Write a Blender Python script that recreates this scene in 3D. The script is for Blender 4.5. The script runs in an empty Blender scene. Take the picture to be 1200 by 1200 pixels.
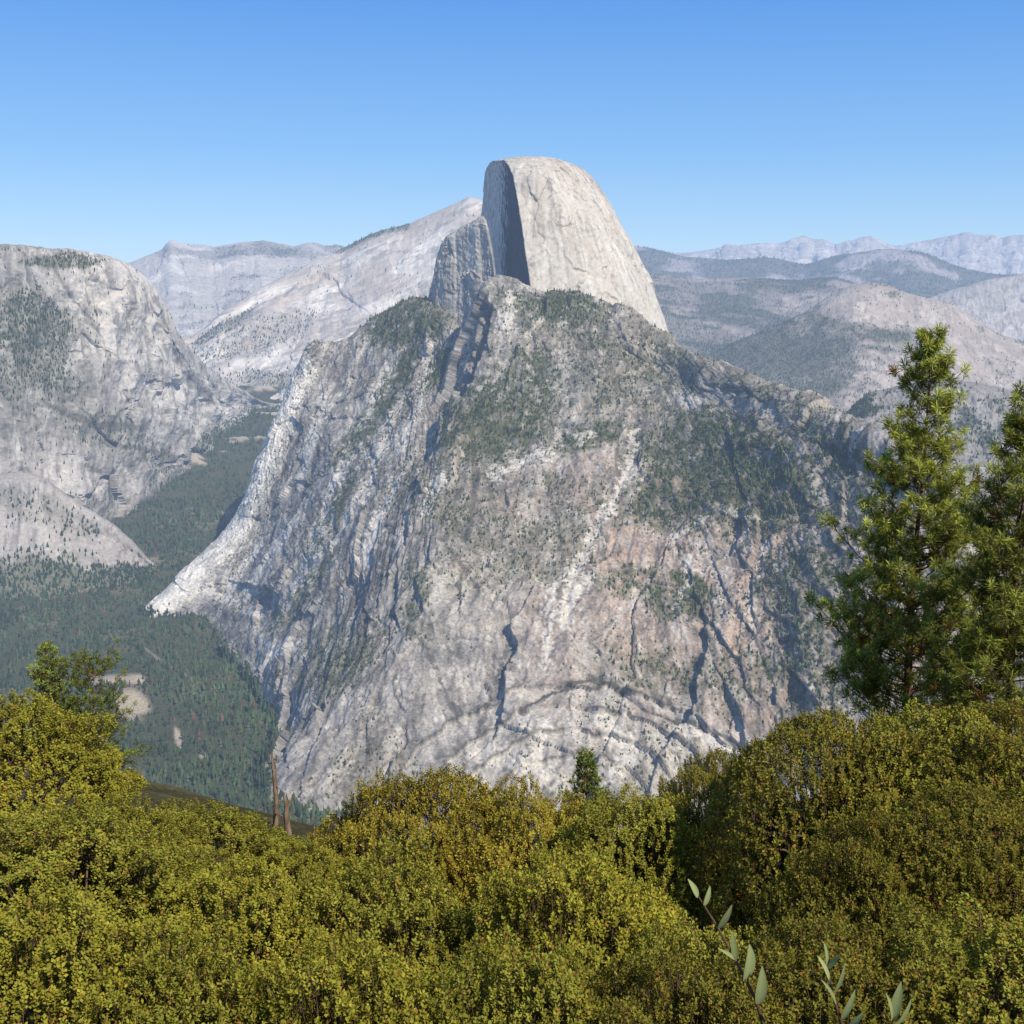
import bpy, math, random, time
import numpy as np
random.seed(7); rng=np.random.default_rng(11); T0=time.time()
S=bpy.context.scene; COL=S.collection
F=1450.0; PITCH=math.radians(9.4); CP,SP=math.cos(PITCH),math.sin(PITCH)
def at(px,py,D):
    px=np.asarray(px,float); py=np.asarray(py,float); D=np.asarray(D,float)
    a=(px-600)/F; b=(600-py)/F
    ry=CP+b*SP; rz=-SP+b*CP; k=D/ry
    return np.stack([a*k,D+0*a,rz*k],-1)
# ---------------- noise
_p=rng.permutation(256); PERM=np.concatenate([_p,_p,_p]).astype(np.int32)
_g=rng.normal(size=(256,3)); GR=(_g/np.linalg.norm(_g,axis=1)[:,None]).astype(np.float32)
def noise(P):
    P=np.asarray(P,np.float32); sh=P.shape[:-1]; P=P.reshape(-1,3)
    I=np.floor(P).astype(np.int32); f=P-I; I&=255
    w=f*f*f*(f*(f*6-15)+10); out=np.zeros(len(P),np.float32)
    for dx in (0,1):
        wx=w[:,0] if dx else 1-w[:,0]; a=PERM[(I[:,0]+dx)&255]
        for dy in (0,1):
            wy=w[:,1] if dy else 1-w[:,1]; b=PERM[(a+I[:,1]+dy)&255]
            for dz in (0,1):
                wz=w[:,2] if dz else 1-w[:,2]; g=GR[PERM[(b+I[:,2]+dz)&255]]
                out+=wx*wy*wz*(g[:,0]*(f[:,0]-dx)+g[:,1]*(f[:,1]-dy)+g[:,2]*(f[:,2]-dz))
    return (out*1.6).reshape(sh)
def fbm(P,o=4,ridge=False,g=0.5):
    P=np.asarray(P,np.float32); r=0; a=1; t=0
    for i in range(o):
        n=noise(P*(2.03**i)+i*17.3)
        if ridge: n=1-2*np.abs(n)
        r=r+a*n; t+=a; a*=g
    return r/t
R1=rng.random(256).astype(np.float32);R2=rng.random(256).astype(np.float32);R3=rng.random(256).astype(np.float32);R4=rng.random(256).astype(np.float32)
def worley(x,y):
    x=np.asarray(x,np.float32);y=np.asarray(y,np.float32); ix=np.floor(x).astype(np.int32); iy=np.floor(y).astype(np.int32)
    f1=np.full(x.shape,9.,np.float32); f2=f1.copy(); idd=np.zeros(x.shape,np.float32); tl=idd.copy()
    for a in (-1,0,1):
        for b in (-1,0,1):
            h=PERM[(PERM[(ix+a)&255]+iy+b)&255]; dx=ix+a+R1[h]-x; dy=iy+b+R2[h]-y; d=np.sqrt(dx*dx+dy*dy); c=d<f1
            f2=np.where(c,f1,np.minimum(f2,d)); f1=np.where(c,d,f1); idd=np.where(c,R3[h],idd); tl=np.where(c,dx*(R4[h]-.5)*2+dy*(R3[(h+9)&255]-.5)*2,tl)
    return f1,f2,idd,tl
def sstep(a,b,x):
    t=np.clip((x-a)/(b-a),0,1); return t*t*(3-2*t)
def mix(a,b,t):
    return a*(1-t[...,None])+np.asarray(b,float)*t[...,None]
# ---------------- mesh helpers
def mesh_np(name,V,Fc,col=None,smooth=False):
    V=np.asarray(V,np.float32).reshape(-1,3); Fc=np.asarray(Fc,np.int32); k=Fc.shape[1]
    me=bpy.data.meshes.new(name); me.vertices.add(len(V)); me.vertices.foreach_set('co',V.ravel())
    me.loops.add(Fc.size); me.loops.foreach_set('vertex_index',Fc.ravel())
    me.polygons.add(len(Fc)); me.polygons.foreach_set('loop_start',np.arange(0,Fc.size,k,dtype=np.int32))
    me.update(calc_edges=True)
    if smooth: me.polygons.foreach_set('use_smooth',np.ones(len(Fc),bool))
    if col is not None:
        c=np.ones((len(V),4),np.float32); c[:,:3]=np.clip(np.asarray(col).reshape(-1,3),0,1)
        at_=me.color_attributes.new('Col','FLOAT_COLOR','POINT'); at_.data.foreach_set('color',c.ravel())
    return me
def link(name,me,mat,parent=None,label=None,cat=None,group=None,kind=None):
    o=bpy.data.objects.new(name,me); COL.objects.link(o)
    if mat and me and not me.materials: me.materials.append(mat)
    if parent: o.parent=parent
    if label:o['label']=label
    if cat:o['category']=cat
    if group:o['group']=group
    if kind:o['kind']=kind
    return o
def empty(name,loc,label,cat,group=None,rz=0):
    o=bpy.data.objects.new(name,None); COL.objects.link(o); o.location=loc; o.rotation_euler=(0,0,rz)
    o['label']=label;o['category']=cat
    if group:o['group']=group
    return o
# ---------------- materials
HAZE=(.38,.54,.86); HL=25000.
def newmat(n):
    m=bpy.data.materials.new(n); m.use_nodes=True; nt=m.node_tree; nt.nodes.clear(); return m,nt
def mix_in_haze(m,nt,shader,out):
    """thin air painted into far surfaces as emission, growing with distance from the lookout"""
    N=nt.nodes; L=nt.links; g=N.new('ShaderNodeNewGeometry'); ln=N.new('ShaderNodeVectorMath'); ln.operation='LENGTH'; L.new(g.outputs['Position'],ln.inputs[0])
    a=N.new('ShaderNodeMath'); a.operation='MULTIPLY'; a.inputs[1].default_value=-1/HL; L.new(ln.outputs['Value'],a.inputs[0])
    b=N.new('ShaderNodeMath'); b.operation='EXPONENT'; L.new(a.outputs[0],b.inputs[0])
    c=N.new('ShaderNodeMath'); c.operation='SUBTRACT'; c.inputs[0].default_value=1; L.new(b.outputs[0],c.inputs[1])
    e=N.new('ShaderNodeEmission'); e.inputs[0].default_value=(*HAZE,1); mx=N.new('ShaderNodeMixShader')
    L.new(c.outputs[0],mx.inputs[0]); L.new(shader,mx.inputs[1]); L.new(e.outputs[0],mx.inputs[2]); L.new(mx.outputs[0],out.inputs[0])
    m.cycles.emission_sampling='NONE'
def rock_mat(name,sc=0.12,bump=3.0,lo=0.62,hi=1.35,haze=True,det=4):
    m,nt=newmat(name); N=nt.nodes; L=nt.links
    out=N.new('ShaderNodeOutputMaterial'); b=N.new('ShaderNodeBsdfDiffuse')
    a=N.new('ShaderNodeAttribute'); a.attribute_name='Col'; g=N.new('ShaderNodeNewGeometry')
    n=N.new('ShaderNodeTexNoise'); n.inputs['Scale'].default_value=sc; n.inputs['Detail'].default_value=det; n.inputs['Roughness'].default_value=0.75
    L.new(g.outputs['Position'],n.inputs['Vector'])
    r=N.new('ShaderNodeMapRange'); r.inputs[1].default_value=0.35; r.inputs[2].default_value=0.65; r.inputs[3].default_value=lo; r.inputs[4].default_value=hi
    L.new(n.outputs['Fac'],r.inputs[0])
    v=N.new('ShaderNodeVectorMath'); v.operation='SCALE'; L.new(a.outputs['Color'],v.inputs[0]); L.new(r.outputs[0],v.inputs['Scale'])
    L.new(v.outputs[0],b.inputs['Color'])
    if bump>0:
        bp=N.new('ShaderNodeBump'); bp.inputs['Strength'].default_value=0.8; bp.inputs['Distance'].default_value=bump
        L.new(n.outputs['Fac'],bp.inputs['Height']); L.new(bp.outputs[0],b.inputs['Normal'])
    if haze: mix_in_haze(m,nt,b.outputs[0],out)
    else: L.new(b.outputs[0],out.inputs[0])
    return m
def far_leaf(name):
    m,nt=newmat(name); N=nt.nodes; out=N.new('ShaderNodeOutputMaterial'); b=N.new('ShaderNodeBsdfDiffuse')
    a=N.new('ShaderNodeAttribute'); a.attribute_name='Col'; nt.links.new(a.outputs['Color'],b.inputs[0]); mix_in_haze(m,nt,b.outputs[0],out); return m
def leaf_mat(name,trans=0.25):
    m,nt=newmat(name); N=nt.nodes; L=nt.links
    out=N.new('ShaderNodeOutputMaterial'); b=N.new('ShaderNodeBsdfDiffuse')
    a=N.new('ShaderNodeAttribute'); a.attribute_name='Col'
    oi=N.new('ShaderNodeObjectInfo')
    mr=N.new('ShaderNodeMapRange'); mr.inputs[3].default_value=0.87; mr.inputs[4].default_value=1.13
    L.new(oi.outputs['Random'],mr.inputs[0]); hs=N.new('ShaderNodeVectorMath'); hs.operation='SCALE'; L.new(mr.outputs[0],hs.inputs['Scale']); L.new(a.outputs['Color'],hs.inputs[0])
    L.new(hs.outputs[0],b.inputs['Color'])
    t=N.new('ShaderNodeBsdfTranslucent'); L.new(hs.outputs[0],t.inputs[0])
    mx=N.new('ShaderNodeMixShader'); mx.inputs[0].default_value=trans; L.new(b.outputs[0],mx.inputs[1]); L.new(t.outputs[0],mx.inputs[2]); L.new(mx.outputs[0],out.inputs[0])
    return m
def bark_mat(name,c1,c2,sc=8):
    m,nt=newmat(name); N=nt.nodes; L=nt.links
    out=N.new('ShaderNodeOutputMaterial'); b=N.new('ShaderNodeBsdfDiffuse')
    n=N.new('ShaderNodeTexNoise'); n.inputs['Scale'].default_value=sc; n.inputs['Detail'].default_value=3
    tc=N.new('ShaderNodeTexCoord'); mp=N.new('ShaderNodeMapping'); mp.inputs['Scale'].default_value=(3,3,0.7)
    L.new(tc.outputs['Object'],mp.inputs[0]); L.new(mp.outputs[0],n.inputs['Vector'])
    r=N.new('ShaderNodeValToRGB'); r.color_ramp.elements[0].position=.35; r.color_ramp.elements[1].position=.65
    r.color_ramp.elements[0].color=(*c1,1); r.color_ramp.elements[1].color=(*c2,1)
    L.new(n.outputs['Fac'],r.inputs[0]); L.new(r.outputs[0],b.inputs['Color']); L.new(b.outputs[0],out.inputs[0])
    return m
M_rock=rock_mat('granite',0.17,1.4,lo=.66,hi=1.34,det=5); M_dome=rock_mat('smooth_granite',0.06,0.9,lo=.84,hi=1.14); M_mid=rock_mat('cliff_granite',0.07,1.8,lo=.76,hi=1.22); M_far=rock_mat('far_granite',0.02,0,lo=.85,hi=1.14,det=3); M_soil=rock_mat('soil',6.0,0.03,haze=False)
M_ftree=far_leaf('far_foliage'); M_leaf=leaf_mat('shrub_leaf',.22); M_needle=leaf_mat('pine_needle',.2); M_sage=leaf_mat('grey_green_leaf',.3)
M_twig=bark_mat('twig_bark',(0.09,0.055,0.035),(0.2,0.13,0.09)); M_bark=bark_mat('pine_bark',(0.07,0.045,0.03),(0.2,0.12,0.08)); M_dead=bark_mat('dead_wood',(0.12,0.08,0.055),(0.27,0.2,0.14))
# ---------------- sheets
def cr(M,n):
    A=np.zeros((n,M)); t=np.linspace(0,M-1,n)
    for r,x in enumerate(t):
        i=min(int(x),M-2); f=x-i
        w=[-.5*f+f*f-.5*f**3,1-2.5*f*f+1.5*f**3,.5*f+2*f*f-1.5*f**3,-.5*f*f+.5*f**3]
        for k in range(4):
            A[r,min(max(i-1+k,0),M-1)]+=w[k]
    return A
def normals(P):
    du=np.gradient(P,axis=1); dv=np.gradient(P,axis=0); n=np.cross(du,dv)
    n/=np.linalg.norm(n,axis=-1)[...,None]+1e-9
    s=np.sign((n*(-P)).sum(-1).mean()); return n*s
def grid_faces(a,b):
    i=np.arange(a*b).reshape(a,b)
    return np.stack([i[:-1,:-1],i[1:,:-1],i[1:,1:],i[:-1,1:]],-1).reshape(-1,4)
class Sheet: pass
def sheet(ctrl,nv,nu):
    c=np.asarray(ctrl,float); A=cr(c.shape[0],nv); B=cr(c.shape[1],nu)
    f=np.einsum('am,mnk,bn->abk',A,c,B,optimize=True); s=Sheet(); s.px,s.py,s.D=f[...,0],f[...,1],f[...,2]
    s.P=at(s.px,s.py,s.D); s.N=normals(s.P)
    s.v,s.u=np.meshgrid(np.linspace(0,1,nv),np.linspace(0,1,nu),indexing='ij'); return s
def ell(s,cx,cy,rx,ry,rot=0,soft=.35,nz=None):
    a=math.radians(rot); dx=s.px-cx; dy=s.py-cy
    X=dx*math.cos(a)+dy*math.sin(a); Y=-dx*math.sin(a)+dy*math.cos(a)
    d=np.sqrt((X/rx)**2+(Y/ry)**2)
    if nz is not None: d=d+nz
    return 1-sstep(1-soft,1+soft,d)
def line(s,pts,w,nz=0):
    best=np.full(s.px.shape,1e9)
    for (x0,y0),(x1,y1) in zip(pts[:-1],pts[1:]):
        dx,dy=x1-x0,y1-y0; t=np.clip(((s.px-x0)*dx+(s.py-y0)*dy)/(dx*dx+dy*dy),0,1)
        best=np.minimum(best,np.hypot(s.px-x0-t*dx,s.py-y0-t*dy))
    return 1-sstep(w*.4,w*1.3,best+nz)
# ---------------- far trees
def cone_tmpl():
    V=[];Fc=[]
    for (r,z0,z1) in ((.2,.06,.62),(.15,.38,1.0)):
        b=len(V)
        for k in range(5): V.append((math.cos(k*1.2566)*r,math.sin(k*1.2566)*r,z0))
        V.append((0,0,z1))
        for k in range(5): Fc.append((b+k,b+(k+1)%5,b+5))
    return np.array(V),np.array(Fc)
CV,CF=cone_tmpl()
def scatter(s,w,n,h0,h1,base=(0.035,0.055,0.025),dead=0.02,fat=1.0):
    w=np.clip(w,0,None).ravel(); w=w/w.sum()
    idx=rng.choice(len(w),size=n,p=w); P=s.P.reshape(-1,3)[idx].copy()
    step=np.linalg.norm(s.P[1:,1:]-s.P[:-1,:-1],axis=-1).mean()
    P[:,0]+=rng.normal(0,step*.4,n)
    tone=1+.55*fbm(P/180+3,2)
    h=rng.uniform(h0,h1,n)*rng.uniform(.6,1.15,n)*(.8+.4*np.clip(tone,.5,1.5)-.2); f=fat*rng.uniform(.8,1.5,n)
    V=CV[None]*np.stack([h*f,h*f,h],-1)[:,None,:]; V=V*rng.uniform(.7,1.25,(n,len(CV),1)); V[...,2]-=h[:,None]*.08
    V=V+P[:,None,:]
    Fc=(CF[None]+(np.arange(n)*len(CV))[:,None,None]).reshape(-1,3)
    c=np.array(base)[None]*rng.uniform(.6,1.5,(n,1))*tone[:,None]; c=c*rng.uniform(.85,1.15,(n,3))
    d=rng.random(n)<dead; c[d]=np.array([0.14,0.08,0.055])*rng.uniform(.6,1.2,(d.sum(),1))
    return V.reshape(-1,3),Fc,np.repeat(c,len(CV),0)
def forest(name,label,parts):
    V=[];Fc=[];C=[];o=0
    for v,f,c in parts: V.append(v);Fc.append(f+o);C.append(c);o+=len(v)
    link(name,mesh_np(name,np.concatenate(V),np.concatenate(Fc),np.concatenate(C)),M_ftree,label=label,cat='forest',kind='stuff')
def emit(s,name,label,mat,cat='mountain',smooth=True):
    a,b=s.px.shape; return link(name,mesh_np(name,s.P,grid_faces(a,b),s.C,smooth),mat,label=label,cat=cat,kind='structure')
UV=lambda s,a,b,z=0: np.stack([s.u*a,s.v*b,np.full(s.u.shape,float(z))],-1)
X3=lambda a,b,z=0: np.stack([a,b,0*a+z],-1)
GREY=np.array([.275,.253,.225]); TAN=np.array([.36,.30,.23]); PALE=np.array([.52,.475,.415]); DARK=np.array([.115,.107,.098]); VEG=np.array([.085,.09,.038]); PINK=np.array([.40,.295,.225])
# ======== main massif
cols=[
[(395,430,5000),(370,450,4900),(350,500,4800),(330,560,4700),(300,620,4600),(255,680,4450),(200,728,4250)],
[(366,408,4300),(345,440,4250),(325,490,4200),(303,550,4130),(276,610,4050),(223,668,3960),(160,726,3840)],
[(400,402,4250),(375,450,4150),(352,510,4050),(335,570,3950),(312,630,3850),(280,685,3770),(238,735,3740)],
[(445,372,4250),(425,440,4050),(405,510,3850),(385,580,3650),(360,650,3450),(328,720,3300),(290,795,3190)],
[(505,352,4150),(490,420,3950),(470,500,3650),(445,580,3380),(415,670,3120),(375,760,2900),(330,865,2750)],
[(545,388,3950),(530,450,3740),(505,520,3450),(475,610,3110),(435,720,2790),(380,840,2520),(300,970,2320)],
[(580,333,3800),(562,420,3580),(535,510,3310),(510,610,2990),(490,730,2660),(460,860,2390),(400,1020,2140)],
[(640,345,3780),(630,420,3550),(615,510,3270),(600,610,2950),(590,730,2640),(575,860,2380),(560,1030,2130)],
[(705,356,3750),(702,420,3520),(700,510,3200),(695,610,2900),(690,730,2600),(685,860,2360),(690,1030,2110)],
[(790,405,3600),(787,450,3420),(785,520,3130),(785,610,2860),(785,730,2580),(790,860,2340),(800,1030,2100)],
[(900,450,3150),(880,500,3000),(875,560,2860),(870,640,2680),(875,740,2480),(890,860,2280),(920,1030,2060)],
[(985,487,2850),(965,530,2750),(955,590,2640),(950,670,2500),(960,760,2350),(980,870,2200),(1020,1030,2000)],
[(1050,520,2650),(1045,570,2560),(1045,630,2450),(1055,700,2340),(1070,780,2230),(1090,890,2100),(1130,1030,1950)],
[(1130,575,2500),(1140,640,2400),(1150,700,2300),(1160,760,2220),(1180,830,2130),(1200,920,2020),(1240,1030,1900)],
[(1250,640,2400),(1270,700,2300),(1280,760,2220),(1300,820,2120),(1320,880,2030),(1350,950,1950),(1380,1030,1850)]]
c=np.array(cols,float).transpose(1,0,2)
back=c[0].copy(); back[:,1]+=45; back[:,2]+=700; c=np.concatenate([back[None],c],0)
s=sheet(c,980,960); P0=s.P.copy()
edge=sstep(.11,.17,s.v)*(.6+.4*sstep(.10,.24,s.u))
wq=fbm(P0/330+70,3); wq2=fbm(P0/90+40,3); wq3=fbm(P0/30+44,2)
big=fbm(P0/480,3,True,.4); fin=fbm(P0/24,3); vf=noise(P0/7)
cu=s.u*15; cv=s.v*6.5
_,_,ida,ta=worley(cu*.9+.5*wq+.12*wq2,cv*.9+cu*.35+.4*wq+.1*wq2)
_,_,idb,tb=worley(cu*2.6+.5*wq2+.1*wq3,cv*2.1-cu*.7+.45*wq2+.1*wq3)
_,_,idc,tc_=worley(cu*7.5+.5*wq2+.3*wq3,cv*6-cu*1.4+.5*wq2+.3*wq3)
dirn=(ida-.5)*2.2+(idb-.5)*1.6; zz_=np.floor(ida*40)+idb*31
su=cu+dirn*(cv-3.2)*.6
st=fbm(X3(cu*2.0+.4*wq+cv*.5,cv*.9,2),5,False,.6)
j1=noise(X3(su*6,cv*1.9,zz_)); j2=noise(X3(su*14,cv*4.5,zz_+7)); j3=noise(X3(su*28,cv*9,zz_+13))
jj=.5*j1+.3*j2+.2*j3
crk=np.maximum((1-sstep(0,.05,np.abs(j1)))*sstep(-.1,.2,wq2),(1-sstep(0,.06,np.abs(noise(X3(su*4,cv*2.4+su*1.5,zz_+20)))))*sstep(-.1,.2,-wq2+.3*wq))
med=fbm(P0/np.array([45,45,60])+8,4,True,.55)
blk=fbm(P0/38+15,4,False,.6)
# curved overlapping exfoliation slabs at the foot of the wall
rc=np.hypot((s.px-672)/1.55,s.py-945)+9*wq2+4*wq3; rg_=sstep(25,55,rc)*(1-sstep(135,165,rc))*sstep(990,900,s.py); rf=rc/27.; rf=rf-np.floor(rf); shell=rg_*(rf-.5); shell_e=rg_*(1-sstep(.02,.14,rf))*sstep(-.35,.05,wq2+.3*wq)
rc2=np.hypot((s.px-330)/.8,(s.py-860)/1.6)
d=24*big*(.35+.65*edge)+13*st*edge+edge*(12*(ida-.5)+20*ta+5*(idb-.5)+10*tb+1.8*(idc-.5)+3*tc_+4.2*jj-2.0*crk)+2.8*med+3.6*blk+1.8*fin+.8*vf-11*shell
gul=line(s,[(572,362),(566,400),(556,430),(542,462)],6,3*fin); d-=45*gul
archp=[(612,842),(640,820),(690,800),(720,808),(755,838),(800,850),(850,868),(890,892)]
arch=line(s,archp,5,6*wq2+3*fin); d-=8*arch
g3=line(s,[(665,742),(672,690),(690,640),(735,560),(745,515)],6,6*fin+5*wq2); d-=4*g3
g4=line(s,[(862,760),(872,690),(925,628)],6,5*fin+4*wq2); d-=4*g4
b1_=line(s,[(735,600),(800,600),(860,612),(905,600),(960,620)],7,8*fin+7*wq2); d-=8*b1_
s.P=P0+s.N*d[...,None]; N2=normals(s.P)
n1=fbm(P0/260+9,4); n2=fbm(P0/60+3,4,False,.6); n3=fbm(P0/11+5,3)
fl_=cu+.06*wq2
sk1=fbm(X3(fl_*4,cv*1.3,50),5,False,.55); sk2=fbm(X3(su*12,cv*3.6,80),4,False,.6); sk3=fbm(X3(fl_*5+cv*1.2,cv*1.7,110),5,False,.6)
C=np.broadcast_to(GREY,s.P.shape).copy()
C=mix(C,TAN,sstep(-.15,.4,n1+.4*n2+.3*(ida-.5))*.75)
C=mix(C,PINK,np.clip(ell(s,850,720,190,150,0,.6,n1)*.7+ell(s,700,600,200,60,0,.6,n1)*.45,0,1))
C*=(.80+.3*ida+.2*idb)[...,None]*(.9+.2*idc)[...,None]
C=mix(C,PALE,sstep(.0,.32,sk3+.45*n2)*.6)
C=mix(C,PALE*1.1,sstep(.1,.36,jj+.5*n2)*.55)
C=mix(C,PALE*1.15,sstep(.2,.40,sk2+.5*n2)*.5)
C=mix(C,DARK,sstep(.04,.36,sk1+.45*n1+.2*n2)*.55)
C=mix(C,DARK*.9,sstep(.08,.34,-jj-.45*n2)*.6)
C=mix(C,DARK*.9,sstep(.10,.36,-blk-.3*n3)*.5)
C=mix(C,(.05,.048,.045),crk*.5)
C=mix(C,DARK*.8,sstep(.2,.38,n3)*.42); C=mix(C,PALE*1.1,sstep(.2,.38,-n3)*.32)
jit=9*n3+6*n2
apr=line(s,[(350,436),(340,455),(322,495),(300,555),(270,620),(225,672),(165,726)],24,1.6*jit)
C=mix(C,(.76,.71,.62)*(1-.35*crk[...,None]),apr*(.55+.45*sstep(-.3,.1,n2+jj)))
for pts,w in (([(350,610),(320,660),(285,705)],7),([(350,760),(320,782)],8),([(470,470),(440,560),(400,640),(330,730)],6),([(505,400),(495,480),(470,530)],5),([(230,690),(262,700),(300,720)],6),([(300,640),(270,690)],7),([(455,430),(420,510),(385,600)],5),
   ([(300,735),(330,770)],6),([(665,742),(672,690),(690,640),(735,560),(745,515)],7),([(700,680),(660,720)],6),([(560,885),(600,893),(640,915)],14),([(640,860),(625,905)],9),([(700,850),(740,885),(720,920)],12),([(790,640),(840,600),(900,610)],6),([(800,720),(812,660)],6),([(545,380),(540,412)],7),([(600,350),(590,385)],9),([(690,520),(640,540),(580,560)],8),([(720,600),(650,700),(640,790)],5),([(800,860),(870,885)],8),([(470,560),(430,660)],6),([(420,520),(370,640)],6),([(395,600),(350,690)],5),([(520,560),(505,600)],6),([(450,500),(400,600),(370,680)],4),([(385,470),(355,560)],6),([(900,640),(880,700)],5)):
    C=mix(C,(.64,.59,.515),line(s,pts,w,jit*1.5)*.8)
C=mix(C,(.5,.37,.28),line(s,[(862,770),(872,690),(925,628)],7,jit)*.8)
C=mix(C,(.55,.51,.45),rg_*.45*sstep(-.2,.2,n2+rf-.4))
C=mix(C,(.05,.047,.044),np.clip(np.maximum(line(s,archp,3.0,5*wq2+2.5*n3)*sstep(-.5,-.1,n2+.2),shell_e*.85)+gul*.8,0,1)*.85)  # overhang shade of the arch drawn into the colour; slab edges and gully darkened too
for pts,w in (([(460,720),(500,760),(540,850)],3),([(600,740),(560,860)],2.5),([(380,520),(340,620)],3),([(500,620),(470,700)],3),([(800,600),(860,610),(905,600)],3),([(560,560),(548,640)],3),([(640,560),(660,640)],2.5),([(480,560),(440,700)],3),([(520,640),(560,700)],2),([(420,560),(380,680)],3),([(450,640),(420,760)],3),([(360,500),(320,590)],3)):
    C=mix(C,DARK*.6,line(s,pts,w,jit*.7)*.7)
vn=n2*.9+n1*.4
veg=np.zeros(s.px.shape)
for e in ((658,366,62,18,8,1),(600,352,30,12,0,.4),(478,378,44,30,-15,1.1),(470,440,60,16,-60,.75),(520,430,40,14,-60,.85),(588,495,72,44,-25,1.05),(620,455,34,42,20,.75),(700,405,90,14,15,.5),(560,610,60,50,0,.35),
  (850,548,102,58,15,1.1),(785,585,58,32,-15,1),(910,585,60,32,10,.7),(1000,545,56,28,35,.7),(1010,600,50,50,0,.45),(690,520,44,16,-20,.75),(640,590,60,30,0,.35),(805,705,46,24,0,1),(740,690,46,20,0,.6),(945,690,60,50,0,.6),(900,800,90,40,0,.45),
  (980,760,70,80,0,.55),(760,790,70,26,0,.45),(490,710,18,45,10,.55),(400,600,60,12,-60,.5),(430,500,60,14,-55,.6),(360,700,70,12,-50,.55),(850,445,120,14,24,.4),(950,500,60,12,30,.35),(640,640,70,60,0,.3),(400,770,50,36,-50,.4),(860,620,90,18,0,.45),(700,460,70,34,0,.35),(780,450,60,20,15,.4)):
    veg=np.maximum(veg,e[5]*ell(s,*e[:5],.35,vn))
veg=np.clip(veg*(.35+.65*sstep(-.3,.05,n2+.7*noise(P0/28+60))),0,1)
up=np.clip(N2[...,2],0,1)
ledge=sstep(.64,.84,up+.25*n2)*sstep(-.05,.35,n1+.3*n2+.1)*.45
dots=sstep(.24,.38,fbm(P0/9+77,2))*sstep(-.3,.25,n1+.5*n2)
veg=np.clip(veg+ledge*.5,0,1)*(1-apr)
foot=line(s,[(170,735),(235,742),(285,800),(325,865),(300,975)],16,6*n2+3*n3)
C=mix(C,VEG,np.clip(veg*1.3*sstep(-.5,.05,n3+veg*.7-.2),0,1)*.8)
C=mix(C,VEG,foot*.6)
C=mix(C,VEG*.9,dots*.6*(.4+.6*sstep(.12,.3,s.v))*(1-apr))
s.C=C
emit(s,'mountain','huge grey granite mountainside streaked with pale slabs and dark tree patches below the dome',M_rock)
front=(s.v>.135)
W=(veg**1.5+.025*(n1>0)+.04*dots)*front
W2=(ledge*.5+.35*dots+.25*veg+.012)*front
forest('forest','small conifers dotted and clumped over the grey granite mountainside',[scatter(s,W,14000,6.5,13,(.056,.073,.028)),scatter(s,W2,15000,2.2,5,(0.07,0.08,0.034),.02,2.2),scatter(s,foot*front,1500,12,24,(.046,.064,.03))])
print('massif',time.time()-T0)
# ======== dome
prof=[(405+60,184),(440,176),(405,166),(370,153),(340,142),(295,121),(268,106),(250,96.5),(235,87.5),(217,76),(207,67),(199,58),(193,48),(189,38),(186.3,27),(184.7,15),(184,0.01)]
pz=np.array([at(600,y,4100)[2] for y,_ in prof]); pr=np.array([r for _,r in prof])*4100/F
nz_,nt_=440,780; tt=np.linspace(0,1,nz_)
arc=np.concatenate([[0],np.cumsum(np.hypot(np.diff(pz),np.diff(pr)))]); arc/=arc[-1]
zz=np.interp(tt,arc,pz); rr=np.interp(tt,arc,pr)
ker=np.ones(21)/21; zz[11:-11]=np.convolve(zz,ker,'same')[11:-11]; rr[11:-11]=np.convolve(rr,ker,'same')[11:-11]
th=np.linspace(0,2*math.pi,nt_)
T,Z=np.meshgrid(th,zz); _,R=np.meshgrid(th,rr); _,TT=np.meshgrid(th,tt)
Cx,Cy=62.,4100.
ext=95*np.exp(-((T-2.45)/.55)**2)*sstep(0,60,R)*(.35+.65*sstep(260,110,R))
Rr=R+ext
P=np.stack([Cx+Rr*np.cos(T),Cy+Rr*np.sin(T),Z],-1)
rad=np.stack([np.cos(T),np.sin(T),.3+0*T],-1)
b1=fbm(P/160,3); b2=fbm(P/40,4); wz=fbm(P/70+20,3); b4=fbm(P/13,3)
vst=fbm(np.stack([T*11+.5*wz,TT*3.2,0*T],-1),5,False,.55); vst2=fbm(np.stack([T*34+.8*wz,TT*6,0*T+9],-1),4,False,.6)
w1,w2,wi,wt=worley(T*5+.8*b1+.3*b2,TT*7+.8*b1+T*.8+.3*b2)
P=P+rad*(7*b1+3.0*b2+1.6*vst+1.0*b4-3+6*wt+4*(wi-.5))[...,None]*sstep(0,60,R)[...,None]
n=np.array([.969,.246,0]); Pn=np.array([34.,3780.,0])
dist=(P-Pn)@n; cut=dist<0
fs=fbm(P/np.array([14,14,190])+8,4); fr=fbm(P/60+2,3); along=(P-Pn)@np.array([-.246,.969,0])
targ=np.minimum(-4*fs-4*fr,0)
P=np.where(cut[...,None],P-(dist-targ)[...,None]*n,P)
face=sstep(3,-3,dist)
C=np.broadcast_to(np.array([.54,.485,.405]),P.shape).copy()
C=mix(C,(.42,.345,.265),sstep(-.05,.35,vst+.7*b1)*.55); C=mix(C,(.68,.635,.56),sstep(.05,.35,-vst+.4*vst2+.4*b2)*.5)
C=mix(C,(.25,.225,.195),sstep(.12,.38,vst2+.5*b1+.3*b2)*.6); C*=(.93+.14*wi)[...,None]
C=mix(C,(.16,.145,.125),(1-sstep(.01,.05,w2-w1))*sstep(.0,.2,fbm(P/60+30,3))*.6)
C=mix(C,(.2,.18,.16),sstep(.18,.38,b4+.3*b2)*.4)
hl=sstep(at(600,400,4100)[2],at(600,260,4100)[2],Z); C=mix(C,(.70,.65,.58),(1-hl)*sstep(-.3,.3,b1)*.5)
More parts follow.
